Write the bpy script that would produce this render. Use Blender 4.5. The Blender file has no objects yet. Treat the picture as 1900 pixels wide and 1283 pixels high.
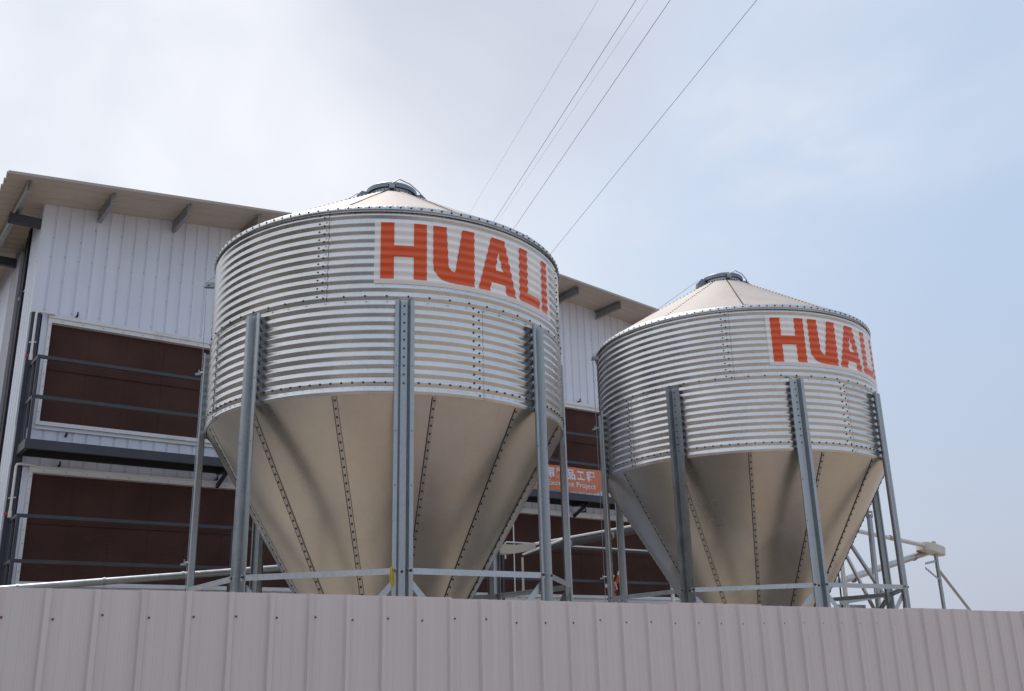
import bpy, bmesh, math, random
from math import sin, cos, pi, radians
from mathutils import Vector, Matrix
random.seed(7)
C = bpy.context.scene.collection
W = radians(36.5)
HC = 1.6                     # eye height

# ------------------------------------------------------------------ camera
PITCH, ROLL = 0.3150, -0.0263
F = Vector((sin(W)*cos(PITCH), cos(W)*cos(PITCH), sin(PITCH)))
R0 = Vector((cos(W), -sin(W), 0))
U0 = R0.cross(F)
RR = R0*cos(ROLL) + U0*sin(ROLL)
UU = -R0*sin(ROLL) + U0*cos(ROLL)
cam_data = bpy.data.cameras.new('camera')
cam = bpy.data.objects.new('camera', cam_data); C.objects.link(cam)
cam.matrix_world = Matrix(((RR.x, UU.x, -F.x, 0), (RR.y, UU.y, -F.y, 0), (RR.z, UU.z, -F.z, HC), (0, 0, 0, 1)))
cam_data.sensor_width = 36; cam_data.lens = 36*1814.2/1900
cam_data.clip_end = 3000; cam_data.clip_start = 0.05
bpy.context.scene.camera = cam

# ------------------------------------------------------------------ sun, sky, exposure
SUN_T, SUN_EL = radians(-136), radians(66)      # azimuth measured in the camera frame
A = SUN_T - W
sdir = Vector((sin(A)*cos(SUN_EL), -cos(A)*cos(SUN_EL), sin(SUN_EL)))
sun_data = bpy.data.lights.new('sun', 'SUN'); sun_data.energy = 3.4; sun_data.angle = radians(0.6)
sun_data.color = (1.0, 0.95, 0.87)
sun = bpy.data.objects.new('sun', sun_data); C.objects.link(sun)
sun.rotation_euler = sdir.to_track_quat('Z', 'Y').to_euler()
world = bpy.data.worlds.new('World'); bpy.context.scene.world = world
world.use_nodes = True
nt = world.node_tree; nt.nodes.clear()
def N(t, **k):
    n = nt.nodes.new(t)
    for a, v in k.items(): setattr(n, a, v)
    return n
def L(a, b): nt.links.new(a, b)
out = N('ShaderNodeOutputWorld'); bg = N('ShaderNodeBackground'); bg.inputs[1].default_value = 0.1
sky = N('ShaderNodeTexSky', sky_type='NISHITA'); sky.sun_disc = False
sky.sun_elevation = SUN_EL; sky.sun_rotation = math.atan2(sdir.x, sdir.y)
sky.dust_density = 3.0; sky.air_density = 1.2
tc = N('ShaderNodeTexCoord')
def dotn(v, lo, hi, a, b):
    d = N('ShaderNodeVectorMath', operation='DOT_PRODUCT'); d.inputs[1].default_value = v
    L(tc.outputs['Generated'], d.inputs[0])
    m = N('ShaderNodeMapRange', interpolation_type='SMOOTHSTEP')
    for i, x in enumerate((lo, hi, a, b)): m.inputs[i+1].default_value = x
    L(d.outputs['Value'], m.inputs[0]); return m.outputs[0]
def mix(f, a, b):
    m = N('ShaderNodeMix', data_type='RGBA')
    for i, v in ((0, f), (6, a), (7, b)):
        if hasattr(v, 'links') or isinstance(v, bpy.types.NodeSocket): L(v, m.inputs[i])
        else: m.inputs[i].default_value = v
    return m.outputs[2]
def fl(v, lo, hi, a=0.0, b=1.0):
    m = N('ShaderNodeMapRange', interpolation_type='SMOOTHSTEP')
    for i, x in enumerate((lo, hi, a, b)): m.inputs[i+1].default_value = x
    L(v, m.inputs[0]); return m.outputs[0]
def mul(a, b):
    m = N('ShaderNodeMath', operation='MULTIPLY')
    for i, v in enumerate((a, b)):
        if isinstance(v, bpy.types.NodeSocket): L(v, m.inputs[i])
        else: m.inputs[i].default_value = v
    return m.outputs[0]
# hazy veil: whiter on the sun's side, bluer away from it, greyer towards the horizon
side = dotn((R0.x, R0.y, 0), -0.35, 0.5, 0, 1)
veil = mix(side, (9.9, 10.2, 10.8, 1), (5.5, 6.9, 9.0, 1))
low = dotn((0, 0, 1), 0.0, 0.42, 1, 0)
lowc = mix(side, (9.3, 9.6, 10.2, 1), (5.6, 6.15, 7.5, 1))
veil = mix(low, veil, lowc)
anti = dotn((sdir.x/cos(SUN_EL), sdir.y/cos(SUN_EL), 0), -0.6, 0.3, 1, 0)        # the sky opposite the sun is bluer and dimmer
veil = mix(anti, veil, (6.0, 7.1, 8.7, 1))
base = mix(0.82, sky.outputs[0], veil)
# soft clouds
mp = N('ShaderNodeMapping'); mp.inputs['Scale'].default_value = (1.0, 1.0, 1.9); mp.inputs['Location'].default_value = (3.1, 1.7, 0.4)
L(tc.outputs['Generated'], mp.inputs[0])
n1 = N('ShaderNodeTexNoise'); n1.inputs['Scale'].default_value = 1.9; n1.inputs['Detail'].default_value = 5; n1.inputs['Roughness'].default_value = 0.52
n1.inputs['Distortion'].default_value = 0.6
L(mp.outputs[0], n1.inputs['Vector'])
n2 = N('ShaderNodeTexNoise'); n2.inputs['Scale'].default_value = 3.3; n2.inputs['Detail'].default_value = 4; n2.inputs['Roughness'].default_value = 0.5
n2.inputs['Distortion'].default_value = 0.4
L(mp.outputs[0], n2.inputs['Vector'])
def vdir(px, py):
    v = RR*(px-950)-UU*(py-641.5)+F*1814.2
    return v.normalized()
def near(v, lo, hi_):
    """1 close to direction v, 0 away from it, edge broken up by the noise"""
    d = N('ShaderNodeVectorMath', operation='DISTANCE'); d.inputs[1].default_value = v
    L(mp2.outputs[0], d.inputs[0])
    a_ = N('ShaderNodeMath', operation='MULTIPLY_ADD'); L(n1.outputs[0], a_.inputs[0]); a_.inputs[1].default_value = 0.55
    L(d.outputs['Value'], a_.inputs[2])
    return fl(a_.outputs[0], lo, hi_, 1, 0)
mp2 = N('ShaderNodeMapping'); L(tc.outputs['Generated'], mp2.inputs[0])
bank = near(vdir(900, -20), 0.27, 0.56)
wisp = fl(n1.outputs[0], 0.44, 0.62)
wisp = mul(wisp, dotn((R0.x, R0.y, 0), 0.15, 0.5, 1, 0.35))
wisp = mul(mul(wisp, dotn((sin(W), cos(W), 0), -0.45, 0.45, 0.35, 1)),0.9)
wisp = mul(mul(wisp, dotn((0, 0, 1), 0.28, 0.5, 0, 1)), 0.75)
white = near(vdir(560, 330), 0.22, 0.58)
shade = fl(n2.outputs[0], 0.34, 0.66)
col = mix(mul(white, 0.8), base, (9.6, 9.7, 10.1, 1))
col = mix(wisp, col, mix(shade, (7.0, 7.5, 8.6, 1), (9.2, 9.3, 9.9, 1)))
col = mix(mul(bank, 0.92), col, mix(shade, (5.9, 6.3, 7.5, 1), (6.7, 7.0, 8.1, 1)))
col = mix(dotn((0, 0, 1), 0.62, 0.95, 0, 0.35), col, (5.8, 6.5, 7.9, 1))      # the overcast thins and deepens towards the zenith
L(col, bg.inputs[0]); L(bg.outputs[0], out.inputs[0])
vs = bpy.context.scene.view_settings
vs.view_transform = 'Standard'; vs.look = 'None'; vs.exposure = 0; vs.gamma = 1; vs.use_curve_mapping = False
bpy.context.scene.render.resolution_x = 1024; bpy.context.scene.render.resolution_y = 691

# ------------------------------------------------------------------ materials
def mat(name, col, rough=0.6, metal=0.0, spec=0.5, noise=None, bump=None, streak=None, dirt=None):
    """noise=(scale, amount) colour variation; bump=(scale, strength); streak=(scale, amount) vertical streaks"""
    m = bpy.data.materials.new(name); m.use_nodes = True
    t = m.node_tree; p = t.nodes['Principled BSDF']
    p.inputs['Roughness'].default_value = rough; p.inputs['Metallic'].default_value = metal
    p.inputs['Specular IOR Level'].default_value = spec
    p.inputs['Base Color'].default_value = (*col, 1)
    tcn = t.nodes.new('ShaderNodeTexCoord'); cur = None
    def noise_n(scale, det=4, vec=None, sc=(1, 1, 1)):
        mpn = t.nodes.new('ShaderNodeMapping'); mpn.inputs['Scale'].default_value = sc
        t.links.new(tcn.outputs['Object'], mpn.inputs[0])
        n = t.nodes.new('ShaderNodeTexNoise'); n.inputs['Scale'].default_value = scale; n.inputs['Detail'].default_value = det
        t.links.new(mpn.outputs[0], n.inputs['Vector']); return n
    def mixc(fac_out, c2, amt, lo=0.35, hi=0.7):
        nonlocal cur
        r = t.nodes.new('ShaderNodeMapRange'); r.inputs[1].default_value = lo; r.inputs[2].default_value = hi; r.inputs[4].default_value = amt
        t.links.new(fac_out, r.inputs[0])
        x = t.nodes.new('ShaderNodeMix'); x.data_type = 'RGBA'
        t.links.new(r.outputs[0], x.inputs[0])
        if cur is None: x.inputs[6].default_value = (*col, 1)
        else: t.links.new(cur, x.inputs[6])
        x.inputs[7].default_value = (*c2, 1); cur = x.outputs[2]
    if noise: mixc(noise_n(noise[0]).outputs[0], tuple(c*0.55 for c in col), noise[1])
    if streak: mixc(noise_n(streak[0], 3, sc=(1, 1, 0.04)).outputs[0], tuple(c*0.6 for c in col), streak[1])
    if dirt: mixc(noise_n(dirt[0], 8, sc=(1, 1, 0.5)).outputs[0], dirt[2], dirt[1], 0.55, 0.8)
    if cur is not None: t.links.new(cur, p.inputs['Base Color'])
    if bump:
        b = t.nodes.new('ShaderNodeBump'); b.inputs['Strength'].default_value = bump[1]; b.inputs['Distance'].default_value = bump[2] if len(bump) > 2 else 0.01
        t.links.new(noise_n(bump[0]).outputs[0], b.inputs['Height']); t.links.new(b.outputs[0], p.inputs['Normal'])
    return m
def galv(name, col, rough, sp=0.12, bmp=0.05, bsc=1.5, bdist=0.05, fac=28, scuff=0.82):
    """zinc: spangle in tone and gloss, faint oil-canning"""
    m = mat(name, col, rough, 1.0)
    t = m.node_tree; p = t.nodes['Principled BSDF']
    tcn = t.nodes.new('ShaderNodeTexCoord')
    oi = t.nodes.new('ShaderNodeObjectInfo')
    v = t.nodes.new('ShaderNodeTexVoronoi'); v.inputs['Scale'].default_value = fac
    t.links.new(tcn.outputs['Object'], v.inputs['Vector'])
    n = t.nodes.new('ShaderNodeTexNoise'); n.inputs['Scale'].default_value = bsc; n.inputs['Detail'].default_value = 5; n.inputs['Roughness'].default_value = 0.6
    t.links.new(tcn.outputs['Object'], n.inputs['Vector'])
    a = t.nodes.new('ShaderNodeSeparateColor'); t.links.new(v.outputs['Color'], a.inputs[0])
    r1 = t.nodes.new('ShaderNodeMapRange'); r1.inputs[3].default_value = 1-sp; r1.inputs[4].default_value = 1.0
    t.links.new(a.outputs[0], r1.inputs[0])
    r2 = t.nodes.new('ShaderNodeMapRange'); r2.inputs[1].default_value = 0.3; r2.inputs[2].default_value = 0.7; r2.inputs[3].default_value = 0.84; r2.inputs[4].default_value = 1.0
    t.links.new(n.outputs[0], r2.inputs[0])
    mm = t.nodes.new('ShaderNodeMath'); mm.operation = 'MULTIPLY'; t.links.new(r1.outputs[0], mm.inputs[0]); t.links.new(r2.outputs[0], mm.inputs[1])
    ro = t.nodes.new('ShaderNodeMapRange'); ro.inputs[3].default_value = 0.90; ro.inputs[4].default_value = 1.03; t.links.new(oi.outputs['Random'], ro.inputs[0])
    m2 = t.nodes.new('ShaderNodeMath'); m2.operation = 'MULTIPLY'; t.links.new(mm.outputs[0], m2.inputs[0]); t.links.new(ro.outputs[0], m2.inputs[1])
    # scuffs and drip marks
    mpn = t.nodes.new('ShaderNodeMapping'); mpn.inputs['Scale'].default_value = (1, 1, 0.25); t.links.new(tcn.outputs['Object'], mpn.inputs[0])
    n3 = t.nodes.new('ShaderNodeTexNoise'); n3.inputs['Scale'].default_value = 5.5; n3.inputs['Detail'].default_value = 9; n3.inputs['Roughness'].default_value = 0.68
    t.links.new(mpn.outputs[0], n3.inputs['Vector'])
    r4 = t.nodes.new('ShaderNodeMapRange'); r4.inputs[1].default_value = 0.60; r4.inputs[2].default_value = 0.74; r4.inputs[3].default_value = 1.0; r4.inputs[4].default_value = scuff
    t.links.new(n3.outputs[0], r4.inputs[0])
    m3 = t.nodes.new('ShaderNodeMath'); m3.operation = 'MULTIPLY'; t.links.new(m2.outputs[0], m3.inputs[0]); t.links.new(r4.outputs[0], m3.inputs[1]); mm = m3
    sc = t.nodes.new('ShaderNodeVectorMath'); sc.operation = 'SCALE'; sc.inputs[0].default_value = col
    t.links.new(mm.outputs[0], sc.inputs['Scale']); t.links.new(sc.outputs[0], p.inputs['Base Color'])
    r3 = t.nodes.new('ShaderNodeMapRange'); r3.inputs[1].default_value = 0.3; r3.inputs[2].default_value = 0.7; r3.inputs[3].default_value = rough*0.85; r3.inputs[4].default_value = rough*1.2
    t.links.new(n.outputs[0], r3.inputs[0]); t.links.new(r3.outputs[0], p.inputs['Roughness'])
    b = t.nodes.new('ShaderNodeBump'); b.inputs['Strength'].default_value = bmp; b.inputs['Distance'].default_value = bdist
    t.links.new(n.outputs[0], b.inputs['Height']); t.links.new(b.outputs[0], p.inputs['Normal'])
    return m
M = {}
M['ground'] = mat('dusty_earth', (0.275, 0.222, 0.172), 0.95, noise=(0.6, 0.5), bump=(9, 0.5, 0.04), dirt=(0.25, 0.5, (0.17, 0.145, 0.12)))
M['slab'] = mat('yard_concrete', (0.33, 0.285, 0.24), 0.9, noise=(1.2, 0.35), bump=(30, 0.2, 0.01), dirt=(0.8, 0.6, (0.22, 0.19, 0.16)))
M['sheet'] = galv('galvanized_corrugated_sheet', (0.73, 0.73, 0.73), 0.27, 0.06, 0.22, 2.2, 0.006, 40)
M['hopper'] = galv('galvanized_hopper_sheet', (0.62, 0.595, 0.56), 0.30, 0.04, 0.08, 0.9, 0.02, 22, 0.90)
M['roofm'] = galv('galvanized_roof_sheet', (0.50, 0.452, 0.425), 0.62, 0.04, 0.1, 1.4, 0.01, 30)
M['roofm'].node_tree.nodes['Principled BSDF'].inputs['Metallic'].default_value = 0.35
M['roofm'].node_tree.nodes['Principled BSDF'].inputs['Specular IOR Level'].default_value = 0.3
M['leg'] = galv('galvanized_leg_section', (0.44, 0.465, 0.485), 0.42, 0.10, 0.1, 6, 0.003, 60, 0.55)
M['girt'] = galv('galvanized_flat_bar', (0.58, 0.62, 0.65), 0.5, 0.12, 0.1, 8, 0.003, 60)
M['eave'] = galv('galvanized_eave_ring', (0.66, 0.68, 0.70), 0.42, 0.08, 0.1, 6, 0.003, 60)
M['strip'] = galv('galvanized_seam_strip', (0.54, 0.53, 0.51), 0.36, 0.08, 0.1, 6, 0.003, 60)
M['bead'] = mat('black_mastic_bead', (0.03, 0.03, 0.03), 0.8)
M['duct'] = mat('dark_grey_plastic_tube', (0.06, 0.06, 0.068), 0.55, noise=(6, 0.3))
M['bolt'] = mat('bolt_head', (0.055, 0.05, 0.047), 0.5, 0.6)
M['lid'] = mat('grey_lid_metal', (0.23, 0.27, 0.32), 0.4, 0.7, noise=(6, 0.3))
M['fittings'] = mat('dull_zinc_fitting', (0.36, 0.37, 0.39), 0.45, 0.8, noise=(20, 0.4))
M['sign'] = mat('white_sign_film', (0.90, 0.86, 0.85), 0.38, 0.0, noise=(3, 0.12), streak=(26, 0.10))
M['letter'] = mat('orange_red_film', (0.76, 0.095, 0.02), 0.33, 0.0, noise=(4, 0.15), streak=(20, 0.08))
M['wall'] = mat('white_cladding_paint', (0.74, 0.765, 0.87), 0.45, 0.0, noise=(0.7, 0.12), streak=(7, 0.18), dirt=(1.1, 0.25, (0.40, 0.38, 0.37)))
M['frame'] = mat('white_frame_trim', (0.74, 0.74, 0.76), 0.4, noise=(2, 0.15), dirt=(3, 0.5, (0.45, 0.38, 0.30)))
M['soffit'] = mat('cream_roof_underside', (0.60, 0.52, 0.45), 0.6, noise=(1.2, 0.25), dirt=(2.2, 0.4, (0.40, 0.33, 0.27)))
M['fascia'] = mat('roof_edge_trim', (0.42, 0.37, 0.33), 0.5, noise=(2, 0.3))
M['purlin'] = galv('galvanized_purlin', (0.50, 0.50, 0.50), 0.5, 0.15, 0.1, 5, 0.003, 40)
M['foam'] = mat('yellow_sealing_foam', (0.65, 0.33, 0.05), 0.9, bump=(40, 0.8, 0.01))
M['steel'] = mat('dark_blue_grey_paint', (0.042, 0.046, 0.062), 0.5, noise=(3, 0.3), dirt=(4, 0.25, (0.14, 0.12, 0.10)))
M['black'] = mat('black_and_recess_shade', (0.018, 0.019, 0.024), 0.7)  # plain black; on the barn's flank it stands for shade in gaps
M['column'] = mat('grey_column_paint', (0.42, 0.42, 0.46), 0.55, noise=(2, 0.2), streak=(5, 0.2))
M['pvc'] = mat('white_pvc', (0.74, 0.72, 0.70), 0.35, noise=(6, 0.1))
M['red'] = mat('red_plastic', (0.55, 0.02, 0.02), 0.4)
M['tube'] = galv('galvanized_tube', (0.62, 0.62, 0.62), 0.33, 0.1, 0.1, 8, 0.003, 60)
M['cream'] = mat('cream_plastic_housing', (0.62, 0.57, 0.52), 0.5, noise=(5, 0.12))
M['wire'] = mat('dark_cable', (0.10, 0.10, 0.13), 0.6)
M['wire2'] = mat('pale_cable', (0.42, 0.43, 0.50), 0.6)
M['screw'] = mat('rusty_screw', (0.24, 0.09, 0.035), 0.8, 0.2, noise=(60, 0.6))
M['screw2'] = mat('dull_screw', (0.16, 0.15, 0.15), 0.6, 0.3)
M['banner'] = mat('orange_banner_cloth', (0.58, 0.19, 0.085), 0.6, noise=(4, 0.15), bump=(3, 0.4, 0.03), dirt=(2.6, 0.55, (0.16, 0.06, 0.03)))
M['bantext'] = mat('pale_banner_print', (0.66, 0.62, 0.70), 0.6)
M['dollcloth'] = mat('orange_red_cloth', (0.62, 0.075, 0.03), 0.85, noise=(25, 0.2))
M['dollwhite'] = mat('white_fluff', (0.68, 0.64, 0.68), 0.9, bump=(60, 0.8, 0.01))
M['dollskin'] = mat('doll_face', (0.55, 0.33, 0.25), 0.7)
M['yellow'] = mat('yellow_insulation', (0.70, 0.47, 0.02), 0.45)
M['green'] = mat('green_insulation', (0.06, 0.30, 0.08), 0.45)
# fence paint with fine vertical roll-forming tone
M['fence'] = mat('greyish_mauve_fence_paint', (0.66, 0.58, 0.57), 0.42, noise=(0.8, 0.10), streak=(16, 0.16), bump=(1.4, 0.35, 0.02), dirt=(1.3, 0.25, (0.42, 0.36, 0.34)))
# evaporative pad: dark brown fluted paper
m = bpy.data.materials.new('brown_cooling_pad_paper'); m.use_nodes = True; M['pad'] = m
t = m.node_tree; p = t.nodes['Principled BSDF']; p.inputs['Roughness'].default_value = 0.9; p.inputs['Specular IOR Level'].default_value = 0.15
tcn = t.nodes.new('ShaderNodeTexCoord')
wv = t.nodes.new('ShaderNodeTexWave'); wv.bands_direction = 'Z'; wv.inputs['Scale'].default_value = 16; wv.inputs['Distortion'].default_value = 3.0
wv.inputs['Detail'].default_value = 2; wv.inputs['Detail Scale'].default_value = 5
t.links.new(tcn.outputs['Object'], wv.inputs['Vector'])
cr = t.nodes.new('ShaderNodeValToRGB'); cr.color_ramp.elements[0].color = (0.066, 0.034, 0.029, 1); cr.color_ramp.elements[1].color = (0.090, 0.046, 0.038, 1)
t.links.new(wv.outputs[0], cr.inputs[0])
nz = t.nodes.new('ShaderNodeTexNoise'); nz.inputs['Scale'].default_value = 1.3; nz.inputs['Detail'].default_value = 6
t.links.new(tcn.outputs['Object'], nz.inputs['Vector'])
mx = t.nodes.new('ShaderNodeMix'); mx.data_type = 'RGBA'; mx.blend_type = 'MULTIPLY'; mx.inputs[0].default_value = 0.6
rp = t.nodes.new('ShaderNodeMapRange'); rp.inputs[1].default_value = .3; rp.inputs[2].default_value = .7; rp.inputs[3].default_value = .6; rp.inputs[4].default_value = 1.2
t.links.new(nz.outputs[0], rp.inputs[0]); t.links.new(cr.outputs[0], mx.inputs[6]); t.links.new(rp.outputs[0], mx.inputs[7])
t.links.new(mx.outputs[2], p.inputs['Base Color'])
b = t.nodes.new('ShaderNodeBump'); b.inputs['Strength'].default_value = 0.25; b.inputs['Distance'].default_value = 0.01
t.links.new(wv.outputs[0], b.inputs['Height']); t.links.new(b.outputs[0], p.inputs['Normal'])

# ------------------------------------------------------------------ mesh helpers
class MB:
    def __init__(s): s.v = []; s.f = []
    def poly(s, pts):
        n = len(s.v); s.v += [tuple(p) for p in pts]; s.f.append(tuple(range(n, n+len(pts))))
    def box(s, x0, x1, y0, y1, z0, z1):
        n = len(s.v)
        s.v += [(x, y, z) for z in (z0, z1) for x, y in ((x0, y0), (x1, y0), (x1, y1), (x0, y1))]
        s.f += [tuple(n+i for i in q) for q in ((3, 2, 1, 0), (4, 5, 6, 7), (0, 1, 5, 4), (1, 2, 6, 5), (2, 3, 7, 6), (3, 0, 4, 7))]
        return s
    def prism(s, prof, fn0, fn1):
        """closed profile (list of 2-tuples, CCW) mapped by fn0/fn1 to two ends"""
        n = len(s.v); k = len(prof)
        s.v += [tuple(fn0(*q)) for q in prof] + [tuple(fn1(*q)) for q in prof]
        for i in range(k):
            j = (i+1) % k; s.f.append((n+i, n+j, n+k+j, n+k+i))
        s.f.append(tuple(n+i for i in range(k))[::-1]); s.f.append(tuple(n+k+i for i in range(k)))
        return s
    def bar(s, p0, p1, w, h, up=(0, 0, 1), prof=None):
        p0 = Vector(p0); p1 = Vector(p1); d = (p1-p0).normalized(); up = Vector(up)
        sx = d.cross(up).normalized(); sy = sx.cross(d)
        prof = prof or [(-w/2, -h/2), (w/2, -h/2), (w/2, h/2), (-w/2, h/2)]
        return s.prism(prof, lambda a, b: p0+sx*a+sy*b, lambda a, b: p1+sx*a+sy*b)
    def tube(s, pts, r, n=12, cap=True):
        pts = [Vector(p) for p in pts]; base = len(s.v); m_ = len(pts)
        up = None
        for i, p in enumerate(pts):
            d = (pts[min(i+1, m_-1)]-pts[max(i-1, 0)]).normalized()
            if up is None: up = Vector((0, 0, 1)) if abs(d.z) < 0.9 else Vector((1, 0, 0))
            sx = d.cross(up).normalized(); sy = sx.cross(d).normalized(); up = sy
            rr = r[i] if isinstance(r, (list, tuple)) else r
            s.v += [tuple(p+sx*rr*cos(2*pi*k/n)+sy*rr*sin(2*pi*k/n)) for k in range(n)]
        for i in range(m_-1):
            for k in range(n):
                a = base+i*n+k; b_ = base+i*n+(k+1) % n
                s.f.append((a, b_, b_+n, a+n))
        if cap:
            s.f.append(tuple(base+k for k in range(n))[::-1]); s.f.append(tuple(base+(m_-1)*n+k for k in range(n)))
        return s
    def lathe(s, prof, n=48, a0=0, a1=2*pi, close=True):
        base = len(s.v); k = len(prof); cols = n if close else n+1
        for i in range(cols):
            a = a0+(a1-a0)*i/n
            s.v += [(r*sin(a), -r*cos(a), z) for r, z in prof]
        for i in range(n):
            j = (i+1) % cols
            for q in range(k-1):
                s.f.append((base+i*k+q, base+j*k+q, base+j*k+q+1, base+i*k+q+1))
        return s
    def bolt(s, p, nrm, r=0.010, h=0.007, n=6):
        p = Vector(p); nrm = Vector(nrm).normalized()
        sx = nrm.cross(Vector((0.12, 0.31, 0.94))).normalized(); sy = nrm.cross(sx)
        b_ = len(s.v)
        for hh, rr in ((-0.002, r*1.05), (h*0.6, r), (h, r*0.62)):
            s.v += [tuple(p+nrm*hh+(sx*cos(2*pi*k/n)+sy*sin(2*pi*k/n))*rr) for k in range(n)]
        for q in range(2):
            for k in range(n):
                a = b_+q*n+k; c_ = b_+q*n+(k+1) % n
                s.f.append((a, c_, c_+n, a+n))
        s.f.append(tuple(b_+2*n+k for k in range(n)))
        return s
    def mesh(s, name, material, smooth=None):
        me = bpy.data.meshes.new(name); me.from_pydata(s.v, [], s.f)
        bm = bmesh.new(); bm.from_mesh(me); bmesh.ops.recalc_face_normals(bm, faces=bm.faces); bm.to_mesh(me); bm.free()
        me.materials.append(material)
        if smooth is not None:
            me.polygons.foreach_set('use_smooth', [True]*len(me.polygons))
            if smooth < 180: me.set_sharp_from_angle(angle=radians(smooth))
        me.update(); return me
    def build(s, name, material, parent=None, smooth=None, **k):
        return obj(name, s.mesh(name, material, smooth), parent, **k)
def obj(name, me, parent=None, loc=None, **props):
    o = bpy.data.objects.new(name, me); C.objects.link(o)
    if parent: o.parent = parent
    if loc: o.location = loc
    for k, v in props.items(): o[k] = v
    return o
def thing(name, label, cat, loc=(0, 0, 0), rz=0, group=None):
    o = bpy.data.objects.new(name, None); C.objects.link(o); o.location = loc; o.rotation_euler = (0, 0, rz)
    o.empty_display_size = 0.1
    o['label'] = label; o['category'] = cat
    if group: o['group'] = group
    return o
def tag(o, label, cat, group=None):
    o['label'] = label; o['category'] = cat
    if group: o['group'] = group
    return o
def sheet(pts, th):
    """closed thin profile from an open polyline"""
    n = len(pts); off = []
    for i in range(n):
        a = Vector(pts[max(i-1, 0)]); b_ = Vector(pts[min(i+1, n-1)]); p_ = Vector(pts[i])
        if 0 < i < n-1:
            d1 = (p_-a).normalized(); d2 = (b_-p_).normalized()
            n1_ = Vector((-d1.y, d1.x)); n2_ = Vector((-d2.y, d2.x)); nn = (n1_+n2_).normalized()
            off.append(p_+nn*th/max(nn.dot(n1_), 0.5))
        else:
            d = (b_-a).normalized(); off.append(p_+Vector((-d.y, d.x))*th)
    return [tuple(q) for q in pts]+[tuple(q) for q in off[::-1]]

# ------------------------------------------------------------------ the setting
g = MB(); g.poly([(-900, -900, 0), (900, -900, 0), (900, 900, 0), (-900, 900, 0)])
g.build('ground', M['ground'], kind='structure')
g = MB(); g.poly([(-2, 6.0, .02), (22, 6.0, .02), (22, 15.95, .02), (-2, 15.95, .02)])
g.box(-2, 22, 5.9, 6.0, -0.1, .02)
g.build('concrete_yard', M['slab'], kind='structure')
M['dark_road'] = mat('added_dark_asphalt', (0.085, 0.085, 0.09), 0.85, noise=(2, 0.3), bump=(40, 0.3, 0.01))
g = MB(); g.poly([(-10, -30, .006), (0.4, -30, .006), (0.4, 120, .006), (-10, 120, .006)])  # unseen dark strip of road, added for the dark reflections on the silos
g.build('added_dark_road', M['dark_road'], kind='structure')

# unseen wooded belt, added to darken the reflections in the silos' left flanks
M['leaf'] = mat('added_belt_foliage', (0.055, 0.062, 0.045), 0.8, noise=(0.8, 0.5))
rn = random.Random(5); g = MB()
for i in range(46):
    tx, ty = -13-rn.uniform(0, 12), 2+i*2.0+rn.uniform(-1, 1); th = rn.uniform(6.5, 10.5); tr = rn.uniform(2.2, 3.4)
    g.tube([(tx, ty, 0), (tx+rn.uniform(-.3, .3), ty, th*.45), (tx, ty, th*.8)], [.22, .16, .05], 6)
    for k in range(330):
        v = Vector((rn.gauss(0, 1), rn.gauss(0, 1), rn.gauss(0, 1))).normalized()*rn.uniform(.55, 1.05)
        c_ = Vector((tx+v.x*tr, ty+v.y*tr, th*.55+v.z*th*.46)); a_ = Vector((rn.gauss(0, 1), rn.gauss(0, 1), rn.gauss(0, 1))).normalized()
        b_ = a_.cross(Vector((rn.gauss(0, 1), rn.gauss(0, 1), rn.gauss(0, 1)))).normalized(); q = rn.uniform(.35, .65)
        g.poly([c_-a_*q, c_-b_*q*.7, c_+a_*q, c_+b_*q*.7])
g.build('added_woodland', M['leaf'], kind='stuff')

# ------------------------------------------------------------------ silos
R = 1.83; ZT, ZM, ZL, ZB = [HC+1.83*q for q in (2.2087, 1.7298, 1.2923, 1.2343)]
PIT = 0.04364*R; AMP = 0.0070
def D(a): a = radians(a); return Vector((sin(a), -cos(a), 0))
def rad(z):
    q = 2*pi*(z-ZM)/PIT; return R+AMP*(cos(q)+0.085*cos(3*q))       # arcs joined by straight flanks
def corr_sheet(a0, a1, z0, z1, off, steps=14):
    mb = MB(); na = int((a1-a0)/1.5)+1
    zs = []; nz_ = int(round((z1-z0)/PIT*steps))
    for j in range(nz_+1): zs.append(z0+(z1-z0)*j/nz_)
    for i in range(na+1):
        a = a0+(a1-a0)*i/na; k = i/na; d = D(a)
        for z in zs:
            mb.v.append(tuple(d*(rad(z)+off+0.0030*k)+Vector((0, 0, z))))
    m_ = len(zs)
    for i in range(na):
        for j in range(nz_):
            mb.f.append((i*m_+j, (i+1)*m_+j, (i+1)*m_+j+1, i*m_+j+1))
    # free vertical edge turned in so that the lap reads as a line
    n = len(mb.v); d = D(a1+0.02)
    for j, z in enumerate(zs): mb.v.append(tuple(d*(rad(z)+off-0.002)+Vector((0, 0, z))))
    for j in range(nz_): mb.f.append((na*m_+j, n+j, n+j+1, na*m_+j+1))
    # bottom lip
    n = len(mb.v)
    for i in range(na+1):
        d = D(a0+(a1-a0)*i/na); mb.v.append(tuple(d*(rad(z0)+off-0.004)+Vector((0, 0, z0))))
    for i in range(na): mb.f.append((i*m_, n+i, n+i+1, (i+1)*m_))
    return mb
APEX_H = HC-0.824+0.0; RR_RISE = 0.61*1.83
def hop_r(z): return (R-0.012)*(z-APEX_H)/(ZB-APEX_H)
def roof_z(r): return ZT+0.018+RR_RISE*(1-r/R)
COLL = 0.262
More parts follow.
